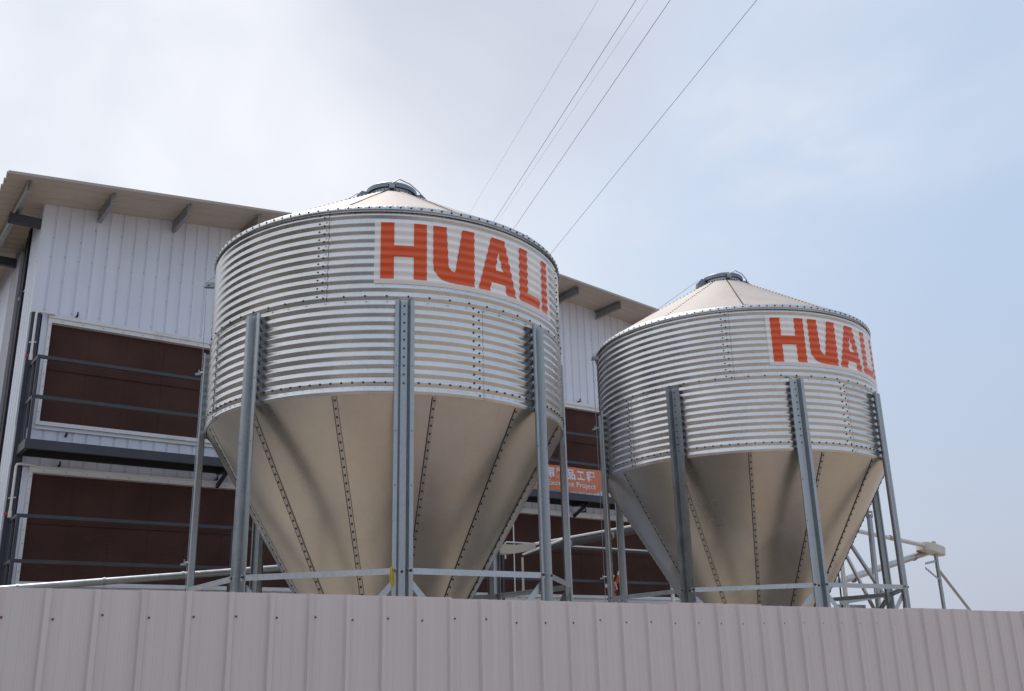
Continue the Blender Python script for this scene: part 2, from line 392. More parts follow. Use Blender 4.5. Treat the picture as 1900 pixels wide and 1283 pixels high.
def make_silo():
    s = thing('feed_silo', '', 'silo', (4.891, 8.830, 0), -W)
    # walls: two rings of four corrugated sheets
    for k in range(4):
        corr_sheet(-12+90*k-90.0, -12+90*k+1.6, ZM-0.42*PIT, ZT-0.012, 0.0035).build('wall_sheet', M['sheet'], s, 50)
        corr_sheet(33.5+90*k-90.0, 33.5+90*k+1.6, ZB, ZM+0.1*PIT, 0.0, ).build('wall_sheet', M['sheet'], s, 50)
    for k in range(4):
        for a_, za, zb_, o_ in ((-12+90*k+1.6, ZM-0.42*PIT, ZT-0.03, 0.0065), (33.5+90*k+1.6, ZB, ZM-0.45*PIT, 0.003)):
            bd = MB(); n = int((zb_-za)/PIT*12)
            for j in range(n+1):
                z = za+(zb_-za)*j/n; wob = 0.05*sin(z*61+k)
                for w_, q in ((-0.0015, 0.0005), (0, 0.0015), (0.0015, 0.0005)): bd.v.append(tuple(D(a_+wob+math.degrees(w_/R))*(rad(z)+o_+q)+Vector((0, 0, z))))
            for j in range(n):
                for q in range(2): bd.f.append((j*3+q, j*3+q+1, j*3+q+4, j*3+q+3))
            bd.build('lap_edge', M['bead'], s)
    # eave ring, crimped
    mb = MB(); n = 720; prof = []
    ring = [(-0.030, 0.012), (-0.026, 0.025), (0.015, 0.015), (0.019, 0.008)]
    for i in range(n):
        a = i*0.5; d = D(a); cr_ = 0.0018*(1 if i % 3 == 0 else -0.6)
        for dz, dr in ring: mb.v.append(tuple(d*(R+dr+cr_)+Vector((0, 0, ZT+dz))))
    for i in range(n):
        j = (i+1) % n
        for q in range(3): mb.f.append((i*4+q, j*4+q, j*4+q+1, i*4+q+1))
    mb.build('eave_ring', M['eave'], s, 60)
    # roof panels
    for k in range(12):
        a0 = -5.2+30*k; a1 = a0+31.2; mb = MB(); na = 20; nr = 5
        for i in range(na+1):
            kk = i/na; d = D(a0+(a1-a0)*kk)
            for j in range(nr+1):
                r_ = COLL-0.01+(R+0.016-COLL)*j/nr
                mb.v.append(tuple(d*r_+Vector((0, 0, roof_z(r_)+0.004*(1-kk)+0.006*max(0, 1-abs(i-1.0)/1.2)))))
        for i in range(na):
            for j in range(nr): mb.f.append((i*(nr+1)+j, (i+1)*(nr+1)+j, (i+1)*(nr+1)+j+1, i*(nr+1)+j+1))
        n = len(mb.v); d = D(a0-0.02)
        for j in range(nr+1):
            r_ = COLL-0.01+(R+0.016-COLL)*j/nr; mb.v.append(tuple(d*r_+Vector((0, 0, roof_z(r_)-0.002))))
        for j in range(nr): mb.f.append((j, j+1, n+j+1, n+j))
        mb.build('roof_panel', M['roofm'], s, 40)
    # hopper panels
    NH = 13; ZH0 = 1.18
    for k in range(NH):
        a0 = -8+360/NH*k; a1 = a0+360/NH; mb = MB(); na = 18; nr = 10
        flat = 0.004+0.006*((k*37) % 11)/10          # each sheet is rolled a little differently
        for i in range(na+1):
            kk = i/na; a = a0+(a1-a0)*kk
            for j in range(nr+1):
                z = ZH0+(ZB+0.015-ZH0)*j/nr; r_ = hop_r(z)
                aa = a + (0 if i < na else 0)
                off = 0.004*kk-flat*sin(pi*kk)*(r_/R)
                mb.v.append(tuple(D(aa)*(r_+off)+Vector((0, 0, z))))
        # lap strip beyond the seam at constant width ~ 45 mm
        for j in range(nr+1):
            z = ZH0+(ZB+0.015-ZH0)*j/nr; r_ = hop_r(z)
            da = math.degrees(0.034/r_); mb.v.append(tuple(D(a1+da)*(r_+0.0065)+Vector((0, 0, z))))
        for j in range(nr+1):
            z = ZH0+(ZB+0.015-ZH0)*j/nr; r_ = hop_r(z)
            da = math.degrees(0.034/r_); mb.v.append(tuple(D(a1+da)*(r_-0.002)+Vector((0, 0, z))))
        for i in range(na+2):
            for j in range(nr): mb.f.append((i*(nr+1)+j, (i+1)*(nr+1)+j, (i+1)*(nr+1)+j+1, i*(nr+1)+j+1))
        mb.build('hopper_panel', M['hopper'], s, 40)
        st = MB(); bd = MB(); a1_ = a0
        for j in range(nr+1):
            z = ZH0+(ZB-0.012-ZH0)*j/nr; r_ = hop_r(z)
            for w_, o_ in ((0.000, 0.002), (0.002, 0.011), (0.036, 0.011), (0.038, 0.002)): st.v.append(tuple(D(a1_+math.degrees(w_/r_))*(r_+o_)+Vector((0, 0, z))))
            for w_, o_ in ((-0.008, 0.001), (-0.004, 0.012), (0.0, 0.012)): bd.v.append(tuple(D(a1_+math.degrees(w_/r_))*(r_+o_)+Vector((0, 0, z))))
        for j in range(nr):
            for q in range(3): st.f.append((j*4+q, j*4+q+1, j*4+q+5, j*4+q+4))
            for q in range(2): bd.f.append((j*3+q, j*3+q+1, j*3+q+4, j*3+q+3))
        st.build('seam_strip', M['strip'], s); bd.build('mastic_bead', M['bead'], s)
    # boot under the hopper
    mb = MB().lathe([(hop_r(ZH0)+0.012, ZH0+0.03), (hop_r(ZH0)+0.012, ZH0-0.05), (0.17, ZH0-0.08), (0.15, 0.85), (0.0, 0.84)], 24)
    mb.build('outlet_boot', M['fittings'], s, 40)
    # collar, lid, clamps
    zc = roof_z(COLL)
    MB().lathe([(COLL+0.028, zc-0.018), (COLL+0.004, zc+0.004), (COLL, zc+0.052), (COLL-0.01, zc+0.052)], 64).build('collar', M['girt'], s, 40)
    lid = MB().lathe([(COLL+0.012, zc+0.044), (COLL+0.024, zc+0.042), (COLL+0.026, zc+0.090), (COLL+0.012, zc+0.104), (COLL*0.6, zc+0.112), (0.001, zc+0.116)], 64).build('lid', M['lid'], s, 40)
    for a in (-72, 95):          # hinge and latch cheeks
        mb = MB(); d = D(a); tt = Vector((-d.y, d.x, 0)); p0 = d*(COLL+0.05)+Vector((0, 0, zc-0.02))
        mb.prism([(0, -0.04), (0.10, -0.05), (0.085, 0.03), (0.03, 0.09), (-0.03, 0.085), (-0.04, 0.02)],
                 lambda u, v: p0-tt*.035+d*u+Vector((0, 0, v)), lambda u, v: p0+tt*0.035+d*u+Vector((0, 0, v)))
        mb.build('lid_bracket', M['lid'], s)
    d = D(8); tt = Vector((-d.y, d.x, 0)); mb = MB()
    c_ = d*(COLL+0.032)+Vector((0, 0, zc+0.035))
    mb.bar(c_-tt*0.03, c_+tt*0.03, 0.035, 0.05); mb.tube([c_-tt*0.045+Vector((0, 0, .03)), c_+tt*0.045+Vector((0, 0, .03))], 0.011, 8)
    mb.build('lid_clamp', M['fittings'], s)
    e = D(95)*(COLL+0.10)
    MB().tube([c_+d*.012+Vector((0, 0, .03)), c_+d*.04+tt*0.08+Vector((0, 0, .070)), D(45)*(COLL+.07)+Vector((0, 0, zc+.085)), D(75)*(COLL+.07)+Vector((0, 0, zc+.06)),
               e+Vector((0, 0, zc+.045)), e+Vector((0, 0, zc+.0))], 0.0065, 6).build('latch_wire', M['fittings'], s, 40)
    # bolts
    rb = MB(); wb = MB(); hb = MB(); lb = MB()
    for i in range(120): d = D(i*3+1.2); wb.bolt(d*(R+0.020)+Vector((0, 0, ZT-0.006)), d, 0.0105)
    for i in range(60): d = D(i*6+0.6); wb.bolt(d*(R+AMP+0.005)+Vector((0, 0, ZM-0.004)), d, 0.0105)
    for i in range(120): d = D(i*3+0.6); wb.bolt(d*(R+AMP+0.002)+Vector((0, 0, ZL-0.004)), d, 0.0105)
    for k in range(4):
        for j in range(11):
            z = ZM+PIT*(j+0.22); d = D(-12+90*k-1.3); wb.bolt(d*(rad(z)+0.005)+Vector((0, 0, z)), d, 0.0105)
            z = ZM+PIT*(j+0.90); d = D(-12+90*k+0.25); wb.bolt(d*(rad(z)+0.006)+Vector((0, 0, z)), d, 0.0105)
        for j in range(11):
            z = ZM-PIT*(j+0.45); d = D(33.5+90*k-1.3)
            if j < 10: wb.bolt(d*(rad(z)+0.003)+Vector((0, 0, z)), d, 0.0105)
            z = ZM-PIT*(j+0.9); d = D(33.5+90*k+0.25); wb.bolt(d*(rad(z)+0.004)+Vector((0, 0, z)), d, 0.0105)
    nr_ = Vector((0, 0, 1))
    for k in range(12):
        a0 = -5.2+30*k; cnt = 26
        for j in range(cnt):
            r_ = COLL+0.05+(R-0.06-COLL)*j/(cnt-1); d = D(a0+math.degrees(0.022/r_))
            rb.bolt(d*r_+Vector((0, 0, roof_z(r_)+0.007)), (d*0.5+nr_), 0.0105, 0.009)
    for i in range(44): d = D(i*360/44); rb.bolt(d*(COLL+0.022)+Vector((0, 0, zc+0.0)), d*0.5+nr_, 0.009, 0.008)
    for k in range(NH):
        a1 = -8+360/NH*k
        for j in range(34):
            z = ZH0+0.1+(ZB-0.05-ZH0-0.1)*j/33; z = ZB-0.04-0.066*j
            if z < ZH0+0.06: break
            r_ = hop_r(z); d = D(a1+math.degrees(0.018/r_)); hb.bolt(d*(r_+0.011)+Vector((0, 0, z)), d-Vector((0, 0, .55)), 0.0105)
    wb.build('wall_bolt', M['bolt'], s, kind='stuff'); rb.build('roof_bolt', M['bolt'], s, kind='stuff'); hb.build('hopper_bolt', M['bolt'], s, kind='stuff')
    # legs
    LT = HC+1.703*R; RL = R+AMP+0.004
    prof = sheet([(-0.083, 0.040), (-0.083, 0.052), (-0.054, 0.052), (-0.030, 0.0), (0.030, 0.0), (0.054, 0.052), (0.083, 0.052), (0.083, 0.040)], 0.0035)
    mb = MB(); mb.prism(prof, lambda u, v: (u, -v, 0.02), lambda u, v: (u, -v, LT)); mb.box(-0.12, 0.12, -0.12, 0.08, 0.021, 0.034)
    leg_me = mb.mesh('leg', M['leg'])
    bm_ = MB()
    z = LT-0.045
    while z > ZL-0.02: bm_.bolt((0, -0.004, z), (0, -1, 0), 0.0095, 0.006); z -= PIT
    bm_.bolt((0, -0.004, 2.345), (0, -1, 0), 0.012, 0.008)
    for zz in (LT-0.62, LT-1.2, 3.05):
        for q in (-0.069, 0.069): bm_.bolt((q, -0.0555, zz), (0, -1, 0), 0.006, 0.001)
    for q in (-0.069, 0.069): bm_.bolt((q, -0.062, 2.35), (0, -1, 0), 0.012, 0.008)
    lb_me = bm_.mesh('leg_bolt', M['bolt'])
    for k in range(8):
        a = 11.5+45*k; d = D(a)*RL
        lg = obj('leg', leg_me, s, d); lg.rotation_euler = (0, 0, radians(a))
        lbk = obj('leg_bolt', lb_me, lg, kind='stuff')
    # girts and V braces between neighbouring legs, fixed to the outer lips
    L_prof = sheet([(-0.024, -0.024), (-0.024, 0.024), (0.024, 0.024)], -0.004)
    def pt(a, du, z, dv=0.058): d = D(a); tt = Vector((-d.y, d.x, 0)); return d*(RL+dv)+tt*du+Vector((0, 0, z))
    for k in range(8):
        a = 11.5+45*k; b_ = a+45
        p0 = pt(a, 0.050, 2.345); p1 = pt(b_, -0.050, 2.345); outw = D(a+22.5)
        MB().bar(p0, p1, 0.05, 0.05, up=(0, 0, 1), prof=[(-0.003, -0.025), (0.003, -0.025), (0.003, 0.018), (0.003, 0.025), (-0.035, 0.025), (-0.035, 0.019), (-0.003, 0.019)]).build('girt', M['girt'], s)
        mid = (p0+p1)/2
        for e_, q in ((p0, 0), (p1, 1)):
            top = e_ + (mid-e_).normalized()*0.02 - outw*0.025; top.z = 2.27
            bot = mid-outw*0.025; bot.z = 1.62; bot = bot+(e_-mid).normalized()*0.04
            MB().bar(top, bot, 0.006, 0.052, up=outw.cross(bot-top), prof=[(-.003, -.026), (.003, -.026), (.003, .026), (-.03, .026), (-.03, .021), (-.003, .021)]).build('brace', M['girt'], s)
    # sign: white film with red letters wrapped on the upper ring
    OFF = 0.0060
    def surf(a, z, off): return D(a)*(rad(z)+0.0035+0.003+off)+Vector((0, 0, z))
    z0, z1 = HC+1.7955*R, HC+2.1385*R
    mb = MB(); na, nz_ = 66, 72
    for i in range(na+1):
        for j in range(nz_+1): mb.v.append(tuple(surf(2.9+66.0*i/na, z0+(z1-z0)*j/nz_, OFF*0.3)))
    for i in range(na):
        for j in range(nz_): mb.f.append((i*(nz_+1)+j, (i+1)*(nz_+1)+j, (i+1)*(nz_+1)+j+1, i*(nz_+1)+j+1))
    sg = mb.build('sign_board', M['sign'], s, 50)
    T, B_ = 2.122, 1.8195
    letters = [
        [[(4.65, T), (4.65, B_), (8.45, B_), (8.45, T)], [(14.07, T), (14.03, B_), (17.8, B_), (17.8, T)], [(8.45, 1.9388), (14.05, 1.9388), (14.05, 1.9998), (8.45, 1.9998)]],
        [[(19.72, T), (19.68, 1.905), (20.0, 1.876), (20.9, 1.853), (22.4, 1.835), (24.2, 1.824), (26.5, B_), (32.5, B_), (32.6, T), (28.65, T), (28.6, 1.8835), (26.3, 1.8835), (25.2, 1.889), (24.3, 1.903), (23.75, 1.93), (23.72, T)]],
        [[(38.6, T), (33.8, B_), (37.9, B_), (38.4, 1.873), (39.24, 1.873), (39.24, 1.9425), (41.15, 2.05), (41.15, T)],
         [(41.15, T), (41.15, 2.05), (42.91, 1.9425), (42.91, 1.873), (43.7, 1.873), (44.4, B_), (48.3, B_), (43.7, T)],
         [(39.24, 1.873), (42.91, 1.873), (42.91, 1.9425), (39.24, 1.9425)]],
        [[(50.2, T), (49.95, B_), (54.05, B_), (54.1, T)], [(54.05, B_), (60.85, B_), (60.9, 1.8825), (54.05, 1.8825)]],
        [[(62.7, T), (62.4, B_), (66.4, B_), (66.45, T)]]]
    for pieces in letters:
        bm = bmesh.new()
        for pc in pieces:
            bm.faces.new([bm.verts.new((a, HC+z*R, 0)) for a, z in pc])
        bmesh.ops.triangulate(bm, faces=bm.faces[:])
        amin = min(v.co.x for v in bm.verts); amax = max(v.co.x for v in bm.verts)
        q = amin+1.3
        while q < amax:
            bmesh.ops.bisect_plane(bm, geom=bm.verts[:]+bm.edges[:]+bm.faces[:], plane_co=(q, 0, 0), plane_no=(1, 0, 0)); q += 1.3
        q = HC+B_*R+PIT/8
        while q < HC+T*R:
            bmesh.ops.bisect_plane(bm, geom=bm.verts[:]+bm.edges[:]+bm.faces[:], plane_co=(0, q, 0), plane_no=(0, 1, 0)); q += PIT/8
        for v in bm.verts: v.co = surf(v.co.x, v.co.y, OFF*0.3+0.003)
        bmesh.ops.recalc_face_normals(bm, faces=bm.faces)
        me = bpy.data.meshes.new('letter')
        for f_ in bm.faces:
            f_.smooth = True
            c0 = f_.calc_center_median(); 
            if f_.normal.dot(Vector((c0.x, c0.y, 0))) < 0: f_.normal_flip()
        bm.to_mesh(me); bm.free(); me.materials.append(M['letter'])
        obj('letter', me, sg)
    # small pulley bracket on the eave and lid cord clamps on the leg
    d = D(-80); tt = Vector((-d.y, d.x, 0)); mb = MB(); p0 = d*(R+0.03)+Vector((0, 0, ZT-0.12))
    mb.bar(p0, p0+d*0.05, 0.03, 0.05); mb.bar(p0+d*0.0-Vector((0, 0, .03)), p0+d*0.10-Vector((0, 0, .03)), 0.05, 0.008); mb.tube([p0+d*.07-tt*.03, p0+d*.07+tt*.03], 0.02, 8)
    mb.build('cord_pulley', M['fittings'], s)
    mb = MB(); a = 281.5
    for zz in (4.55, 2.62):
        p0 = pt(a, -0.07, zz, 0.06); o_ = D(a)
        mb.tube([p0, p0+o_*0.05], 0.012, 6); mb.bar(p0+o_*0.03-Vector((0, 0, .012)), p0+o_*0.085-Vector((0, 0, .02)), 0.03, 0.02); mb.tube([p0+o_*.05+Vector((0, 0, .03)), p0+o_*.05-Vector((0, 0, .03))], 0.008, 6)
    mb.build('cord_clamp', M['fittings'], s)
    q1 = D(-80)*(R+0.11)+Vector((0, 0, ZT-0.15)); q2 = pt(a, -0.09, 4.55, 0.085); q3 = pt(a, -0.09, 2.62, 0.085); q4 = Vector((q3.x, q3.y, 1.2))
    q0 = D(-72)*(COLL+.12)+Vector((0, 0, zc+.05))
    MB().tube([q0, D(-80)*(R+.1)+Vector((0, 0, ZT-.08)), q1, q2, q3, q4], 0.0035, 5).build('lid_cord', M['fittings'], s)
    MB().tube([q3+Vector((0, 0, -.55)), q3+Vector((0, 0, -.66))], 0.014, 8).build('cord_weight', M['pvc'], s)
    return s
silo = make_silo()
silo['label'] = 'nearer, larger galvanized feed silo, its whole HUALI sign readable, in front of the barn'
silo['group'] = 'galvanized feed silos on legs behind the fence'
def copy_tree(o, parent=None):
    c = o.copy(); C.objects.link(c); c.parent = parent
    for ch in list(o.children): copy_tree(ch, c)
    return c
silo2 = copy_tree(silo)
silo2.location = (10.114, 8.613, 0); silo2.rotation_euler = (0, 0, -W+radians(-1.7))
silo2['label'] = 'farther galvanized feed silo, its HUALI sign wrapping out of sight, against open sky'

# ------------------------------------------------------------------ barn
bn = thing('livestock_barn', 'long white two-storey barn with brown cooling pad bands and an overhanging low gable roof', 'barn', (9.95, 16, 0))
def B(mb, name, m_, smooth=None, parent=None, **k):
    """world-coordinate mesh as a part of the barn"""
    mb.v = [(x-9.95, y-16, z) for x, y, z in mb.v] if parent is None or parent is bn else mb.v
    o = mb.build(name, m_, bn if parent is None else parent, smooth, **k); return o
XL, XR, XRG = 2.48, 17.4, 9.95; YF = 16.0
ZE_L = 8.82-0.11*0   # roof underside edge left (at X=1.77)
def roof_under(x):
    return 8.82+0.107*(x-1.77) if x <= XRG else 8.82+0.107*(XRG-1.77)-0.083*(x-XRG)
# front cladding planks above the upper pads, between storeys and at the foot
def plank(x0, z0, z1a, z1b, w=0.208):
    mb = MB()
    prof = [(0, 0), (0.168, 0), (0.172, 0.013), (0.184, 0.013), (0.187, 0.006), (0.191, 0.006), (0.194, 0.013), (0.203, 0.013), (0.2075, 0), (0.2075, 0.04), (0, 0.04)]
    mb.prism(prof, lambda u, v: (x0+u, YF+v, z0), lambda u, v: (x0+u, YF+v, z1a+(z1b-z1a)*u/w)); return mb
x = XL; 
while x < XR-0.05:
    za = roof_under(x)+0.01; zb_ = roof_under(x+0.208)+0.01
    B(plank(x, 7.03, za, zb_), 'wall_plank', M['wall'])
    B(plank(x, 4.61, 5.20, 5.20), 'wall_plank', M['wall'])
    B(plank(x, 0.0, 2.80, 2.80), 'wall_plank', M['wall'])
    x += 0.208
XEND = x
mb = MB(); k = 0; x = XL+0.18
while x < XEND:
    for zz in (8.62, 8.05) if k % 2 else (8.35, 8.02): mb.bolt((x+0.005, YF-0.0, min(zz, roof_under(x)-0.1)+0.0), (0, -1, 0), 0.0065, 0.004)
    mb.bolt((x, YF, 7.12+0.5*(k % 2)), (0, -1, 0), 0.006, 0.004)
    x += 0.208; k += 1
B(mb, 'cladding_screw', M['screw2'], kind='stuff')
# pads and their white frames (two storeys)
PX0, PX1 = 2.80, 17.08
for (zo_t, zi_t, zi_b, zo_b) in ((7.04, 6.915, 5.30, 5.19), (4.62, 4.53, 2.91, 2.79)):
    n = 24; w = (PX1-PX0)/n
    for i in range(n):
        x0 = PX0+w*i
        mb = MB(); mb.box(x0+0.0012, x0+w-0.0012, YF+0.03+0.0012*((i*7) % 3), YF+0.18, zi_b, zi_t); B(mb, 'cooling_pad', M['pad'])
    # stepped top trim, lower sill, side jambs
    mb = MB(); mb.prism(sheet([(0.03, zi_t-0.02), (-0.05, zi_t-0.01), (-0.055, zi_t+0.055), (-0.075, zi_t+0.06), (-0.08, zo_t-0.005), (0.02, zo_t+0.01)], -0.004), lambda u, v: (PX0-0.06, YF+u, v), lambda u, v: (PX1+0.06, YF+u, v)); B(mb, 'window_head', M['frame'])
    mb = MB(); mb.prism(sheet([(0.03, zi_b+0.02), (-0.06, zi_b+0.01), (-0.065, zi_b-0.05), (-0.03, zi_b-0.055), (-0.035, zo_b), (0.0, zo_b-0.005)], 0.004), lambda u, v: (PX0-0.06, YF+u, v), lambda u, v: (PX1+0.06, YF+u, v)); B(mb, 'window_sill', M['frame'])
    for x0 in (PX0-0.055, PX1+0.003):
        mb = MB(); mb.box(x0, x0+0.05, YF-0.062, YF+0.03, zi_b-0.02, zi_t+0.0); B(mb, 'window_jamb', M['frame'])
    mb = MB(); mb.box(PX0-0.145, PX0-0.056, YF-0.012, YF+0.02, zo_b, zo_t-0.02); B(mb, 'side_panel', M['wall'])
    mb = MB(); mb.box(PX1+0.056, XR-0.01, YF-0.012, YF+0.02, zo_b, zo_t-0.02); B(mb, 'side_panel', M['wall'])
    mb = MB(); x = PX0+0.15
    while x < PX1: mb.bolt((x, YF-0.058, zi_t+0.02), (0, -1, 0), 0.007, 0.004); x += 0.31
    z = zi_b+.15
    while z < zi_t: mb.bolt((PX0-0.03, YF-0.063, z), (0, -1, 0), 0.007, 0.004); z += 0.2
    B(mb, 'frame_screw', M['screw2'], kind='stuff')
    mb = MB()
    for x in (3.15, 5.6, 8.3, 10.9, 13.6, 16.2):
        mb.box(x-0.012, x+0.012, YF-0.10, YF-0.0, zo_t+0.02, zo_t+0.045); mb.box(x-0.012, x+0.012, YF-0.10, YF-0.085, zo_t+.02, zo_t+0.09)
        mb.bar((x+.05, YF-0.08, zo_b-0.03), (x+.05, YF, zo_b-0.07), .03, .03)
    B(mb, 'pipe_clip', M['steel'], kind='stuff')
    mb = MB(); mb.box(PX0, PX1, YF+0.014, YF+0.028, (zi_t+zi_b)/2+0.05, (zi_t+zi_b)/2+0.075); B(mb, 'pad_rail', M['pad'])
# dark steel column beside the frames
mb = MB(); mb.box(XL+0.02, XL+0.155, YF-0.02, YF+0.02, 0.02, 7.04); B(mb, 'corner_column', M['steel'])
# left flank: ribbed return, black panel painted as recess shade, grey column, long ribbed wall
def splank(y0, z0, z1, w=0.208):
    mb = MB(); prof = [(0, 0), (0, 0.168), (0.013, 0.172), (0.013, 0.200), (0, 0.2075), (0.05, 0.2075), (0.05, 0)]
    mb.prism(prof, lambda u, v: (XL+u, y0+v, z0), lambda u, v: (XL+u, y0+v, z1)); return mb
zt_side = roof_under(XL)
for i in range(4): B(splank(YF+0.042+0.2*i, 0, zt_side), 'wall_plank', M['wall'])
mb = MB(); mb.box(XL-0.012, XL-0.002, YF-0.006, YF+0.07, 7.9, zt_side); B(mb, 'corner_trim', M['frame'])
mb = MB(); mb.box(XL+0.03, XL+0.08, YF+0.86, YF+1.595, 0.02, zt_side); B(mb, 'recess_shade_panel', M['black'])  # almost flush black panel, its colour stands for the shade of a deep gap
mb = MB(); mb.box(XL-0.01, XL+0.028, YF+1.05, YF+1.2, 0.02, zt_side-0.02); B(mb, 'recess_column', M['black'])
mb = MB(); mb.tube([(XL+.02, YF+.85, 7.72), (XL+.02, YF+1.5, 7.72)], .012, 8); B(mb, 'conduit', M['pvc'])
mb = MB(); mb.box(XL-0.02, XL+0.3, YF+1.60, YF+2.38, 0.02, zt_side-0.25); B(mb, 'grey_column', M['column'])
y = YF+2.40
while y < 39.0: B(splank(y, 0, zt_side), 'wall_plank', M['wall']); y += 0.208
mb = MB(); k = 0; y = YF+2.57
while y < 30:
    for zz in (8.3, 7.4, 6.5, 5.6, 4.7, 3.8): mb.bolt((XL, y, zz+0.12*(k % 2)), (-1, 0, 0), 0.0065, 0.004)
    y += 0.208; k += 1
B(mb, 'cladding_screw', M['screw2'], kind='stuff')
mb = MB(); mb.box(XL-0.01, XL+0.02, YF+2.6, YF+4.6, 4.2, 6.2); B(mb, 'black_opening_panel', M['black'])  # solid black slab on the wall, painted as the dark of an opening
# right flank and rear wall
mb = MB(); mb.box(XR-0.05, XR, YF+0.045, 39, 0, roof_under(XR)); B(mb, 'flank_wall', M['wall'])
mb = MB(); mb.poly([(XL, 39.02, 0), (XR, 39.02, 0), (XR, 39.02, roof_under(XR)), (XRG, 39.02, roof_under(XRG)), (XL, 39.02, roof_under(XL))]); B(mb, 'rear_wall', M['wall'])
# roof: panels running up the slope, 0.96 m wide with recessed joints every 0.24 m
for side_ in (0, 1):
    xa, xb = (1.77, XRG) if side_ == 0 else (XRG, 18.13)
    for i in range(26):
        y0 = 15.03+0.96*i
        prof = []
        for q in range(4):
            v = 0.24*q; prof += [(v, 0), (v+0.215, 0), (v+0.220, 0.008), (v+0.236, 0.008)]
        prof += [(0.9595, 0.0), (0.9595, 0.035), (0, 0.035)]
        mb = MB(); mb.prism(prof, lambda u, v: (xa+.002, y0+u, roof_under(xa)+v), lambda u, v: (xb-.002, y0+u, roof_under(xb)+v))
        B(mb, 'roof_panel', M['soffit'])
    mb = MB(); mb.prism([(-0.020, -0.006), (-0.004, -0.006), (-0.004, 0.042), (-0.020, 0.042)], lambda u, v: (xa, 15.03+u, roof_under(xa)+v), lambda u, v: (xb, 15.03+u, roof_under(xb)+v)); B(mb, 'fascia', M['fascia'])
mb = MB(); y = 15.06
while y < 34: mb.box(1.758, 1.79, y, y+0.05, 8.80, 8.865); y += 0.24
B(mb, 'eave_trim', M['fascia'])
# purlins carried out under the front overhang (C sections) and the flying purlin over the left eave
Cp = sheet([(0.06, 0.02), (0.06, 0.0), (0.0, 0.0), (0.0, -0.18), (0.06, -0.18), (0.06, -0.16)], 0.004)
k = 0; x = 3.30
while x < 17.2:
    zr = roof_under(x)-0.004; sgn = 1 if x < XRG else -1
    mb = MB(); mb.prism(Cp, lambda u, v: (x+u*sgn, 15.16, zr-0.02+v), lambda u, v: (x+u*sgn, YF+0.0, zr-0.02+v)); B(mb, 'purlin', M['purlin'])
    mb = MB(); rr_ = random.Random(k)
    for q in range(5):
        c0 = Vector((x+rr_.uniform(-.03, .07), YF-0.02, zr-0.02-rr_.uniform(0.02, .15))); r0 = rr_.uniform(.015, .03)
        mb.tube([c0-Vector((0, .0, r0)), c0, c0+Vector((0, 0, r0))], [r0*.4, r0, r0*.4], 6)
    if x > 11: B(mb, 'sealing_foam', M['foam'], 60, kind='stuff')
    x += 1.222; k += 1
zr = roof_under(2.05)-0.02
mb = MB(); mb.prism(sheet([(0.0, 0.0), (-0.06, 0.0), (-0.06, -0.18), (0.0, -0.18)], -0.004), lambda u, v: (2.13+u, 15.15, zr+v), lambda u, v: (2.13+u, 38, zr+v)); B(mb, 'purlin', M['purlin'])
for yb in (15.995+0.08, 18.03, 20.4, 22.8, 25.2):
    mb = MB(); mb.box(2.0, XL-0.004, yb-0.05, yb+0.05, zr-0.34, zr-0.19); mb.box(2.0, 2.014, yb-0.07, yb+.07, zr-.34, zr-.185)
    mb.bar((2.10, yb, zr-.19), (2.10, yb, zr-0.02), .012, .10); B(mb, 'outrigger', M['steel'])
# walkways with railings (one per storey)
for (zrail, zmid, zdeck_t, zdeck_b) in ((6.16, 5.545, 4.90, 4.73), (3.79, 3.155, 2.52, 2.35)):
    YR = 15.4; XA, XB = 2.56, 17.3
    def part(mb, n_, m_=M['steel'], **k): B(mb, n_, m_, **k)
    for zz in (zrail, zmid):
        mb = MB(); mb.box(XA, XB, YR-0.02, YR+0.02, zz-0.025, zz+0.025); part(mb, 'handrail')
        mb = MB(); mb.box(XA, XA+0.04, YR+0.022, YF-0.03, zz-0.025, zz+0.025); part(mb, 'handrail')
    for xx in (XA, 5.70, 8.36, 11.02, 13.68, XB-0.05):
        if zrail > 5 and xx in (5.70, 8.36, 11.02, 13.68): continue
        mb = MB(); mb.box(xx, xx+0.045, YR-0.018, YR+0.022, zdeck_t, zrail-0.031); part(mb, 'rail_post')
    for yy in (YR+0.28, YF-0.10):
        mb = MB(); mb.box(XA+0.002, XA+0.03, yy, yy+0.035, zdeck_t, zrail-0.031); part(mb, 'rail_post')
    mb = MB(); mb.box(XA-0.02, XB, YR-0.03, YR+0.03, zdeck_b+0.03, zdeck_t); mb.box(XA-0.02, XA+0.04, YR+0.031, YF-0.02, zdeck_b+0.03, zdeck_t); part(mb, 'deck_beam')
    mb = MB(); mb.box(XA+.041, XB, YR+0.031, YF-0.10, zdeck_t-0.05, zdeck_t-0.02); mb.box(XA+.041, XB, YF-0.20, YF-0.14, zdeck_b, zdeck_t-0.051)
    y = YR+0.12
    while y < YF-0.22: mb.box(XA+.041, XB, y, y+0.012, zdeck_b+0.06, zdeck_t-0.051); y += 0.1
    part(mb, 'deck_grating', M['black'])
    for xx in (5.62, 8.17, 10.74, 13.31, 15.9):
        mb = MB(); mb.bar((xx, YR+0.02, zdeck_b+0.03), (xx, YF-0.03, zdeck_b-0.20), 0.05, 0.05, up=(1, 0, 0)); mb.box(xx-.025, xx+.025, YR+.04, YF-.03, zdeck_b-.0, zdeck_b+.06); part(mb, 'deck_bracket')
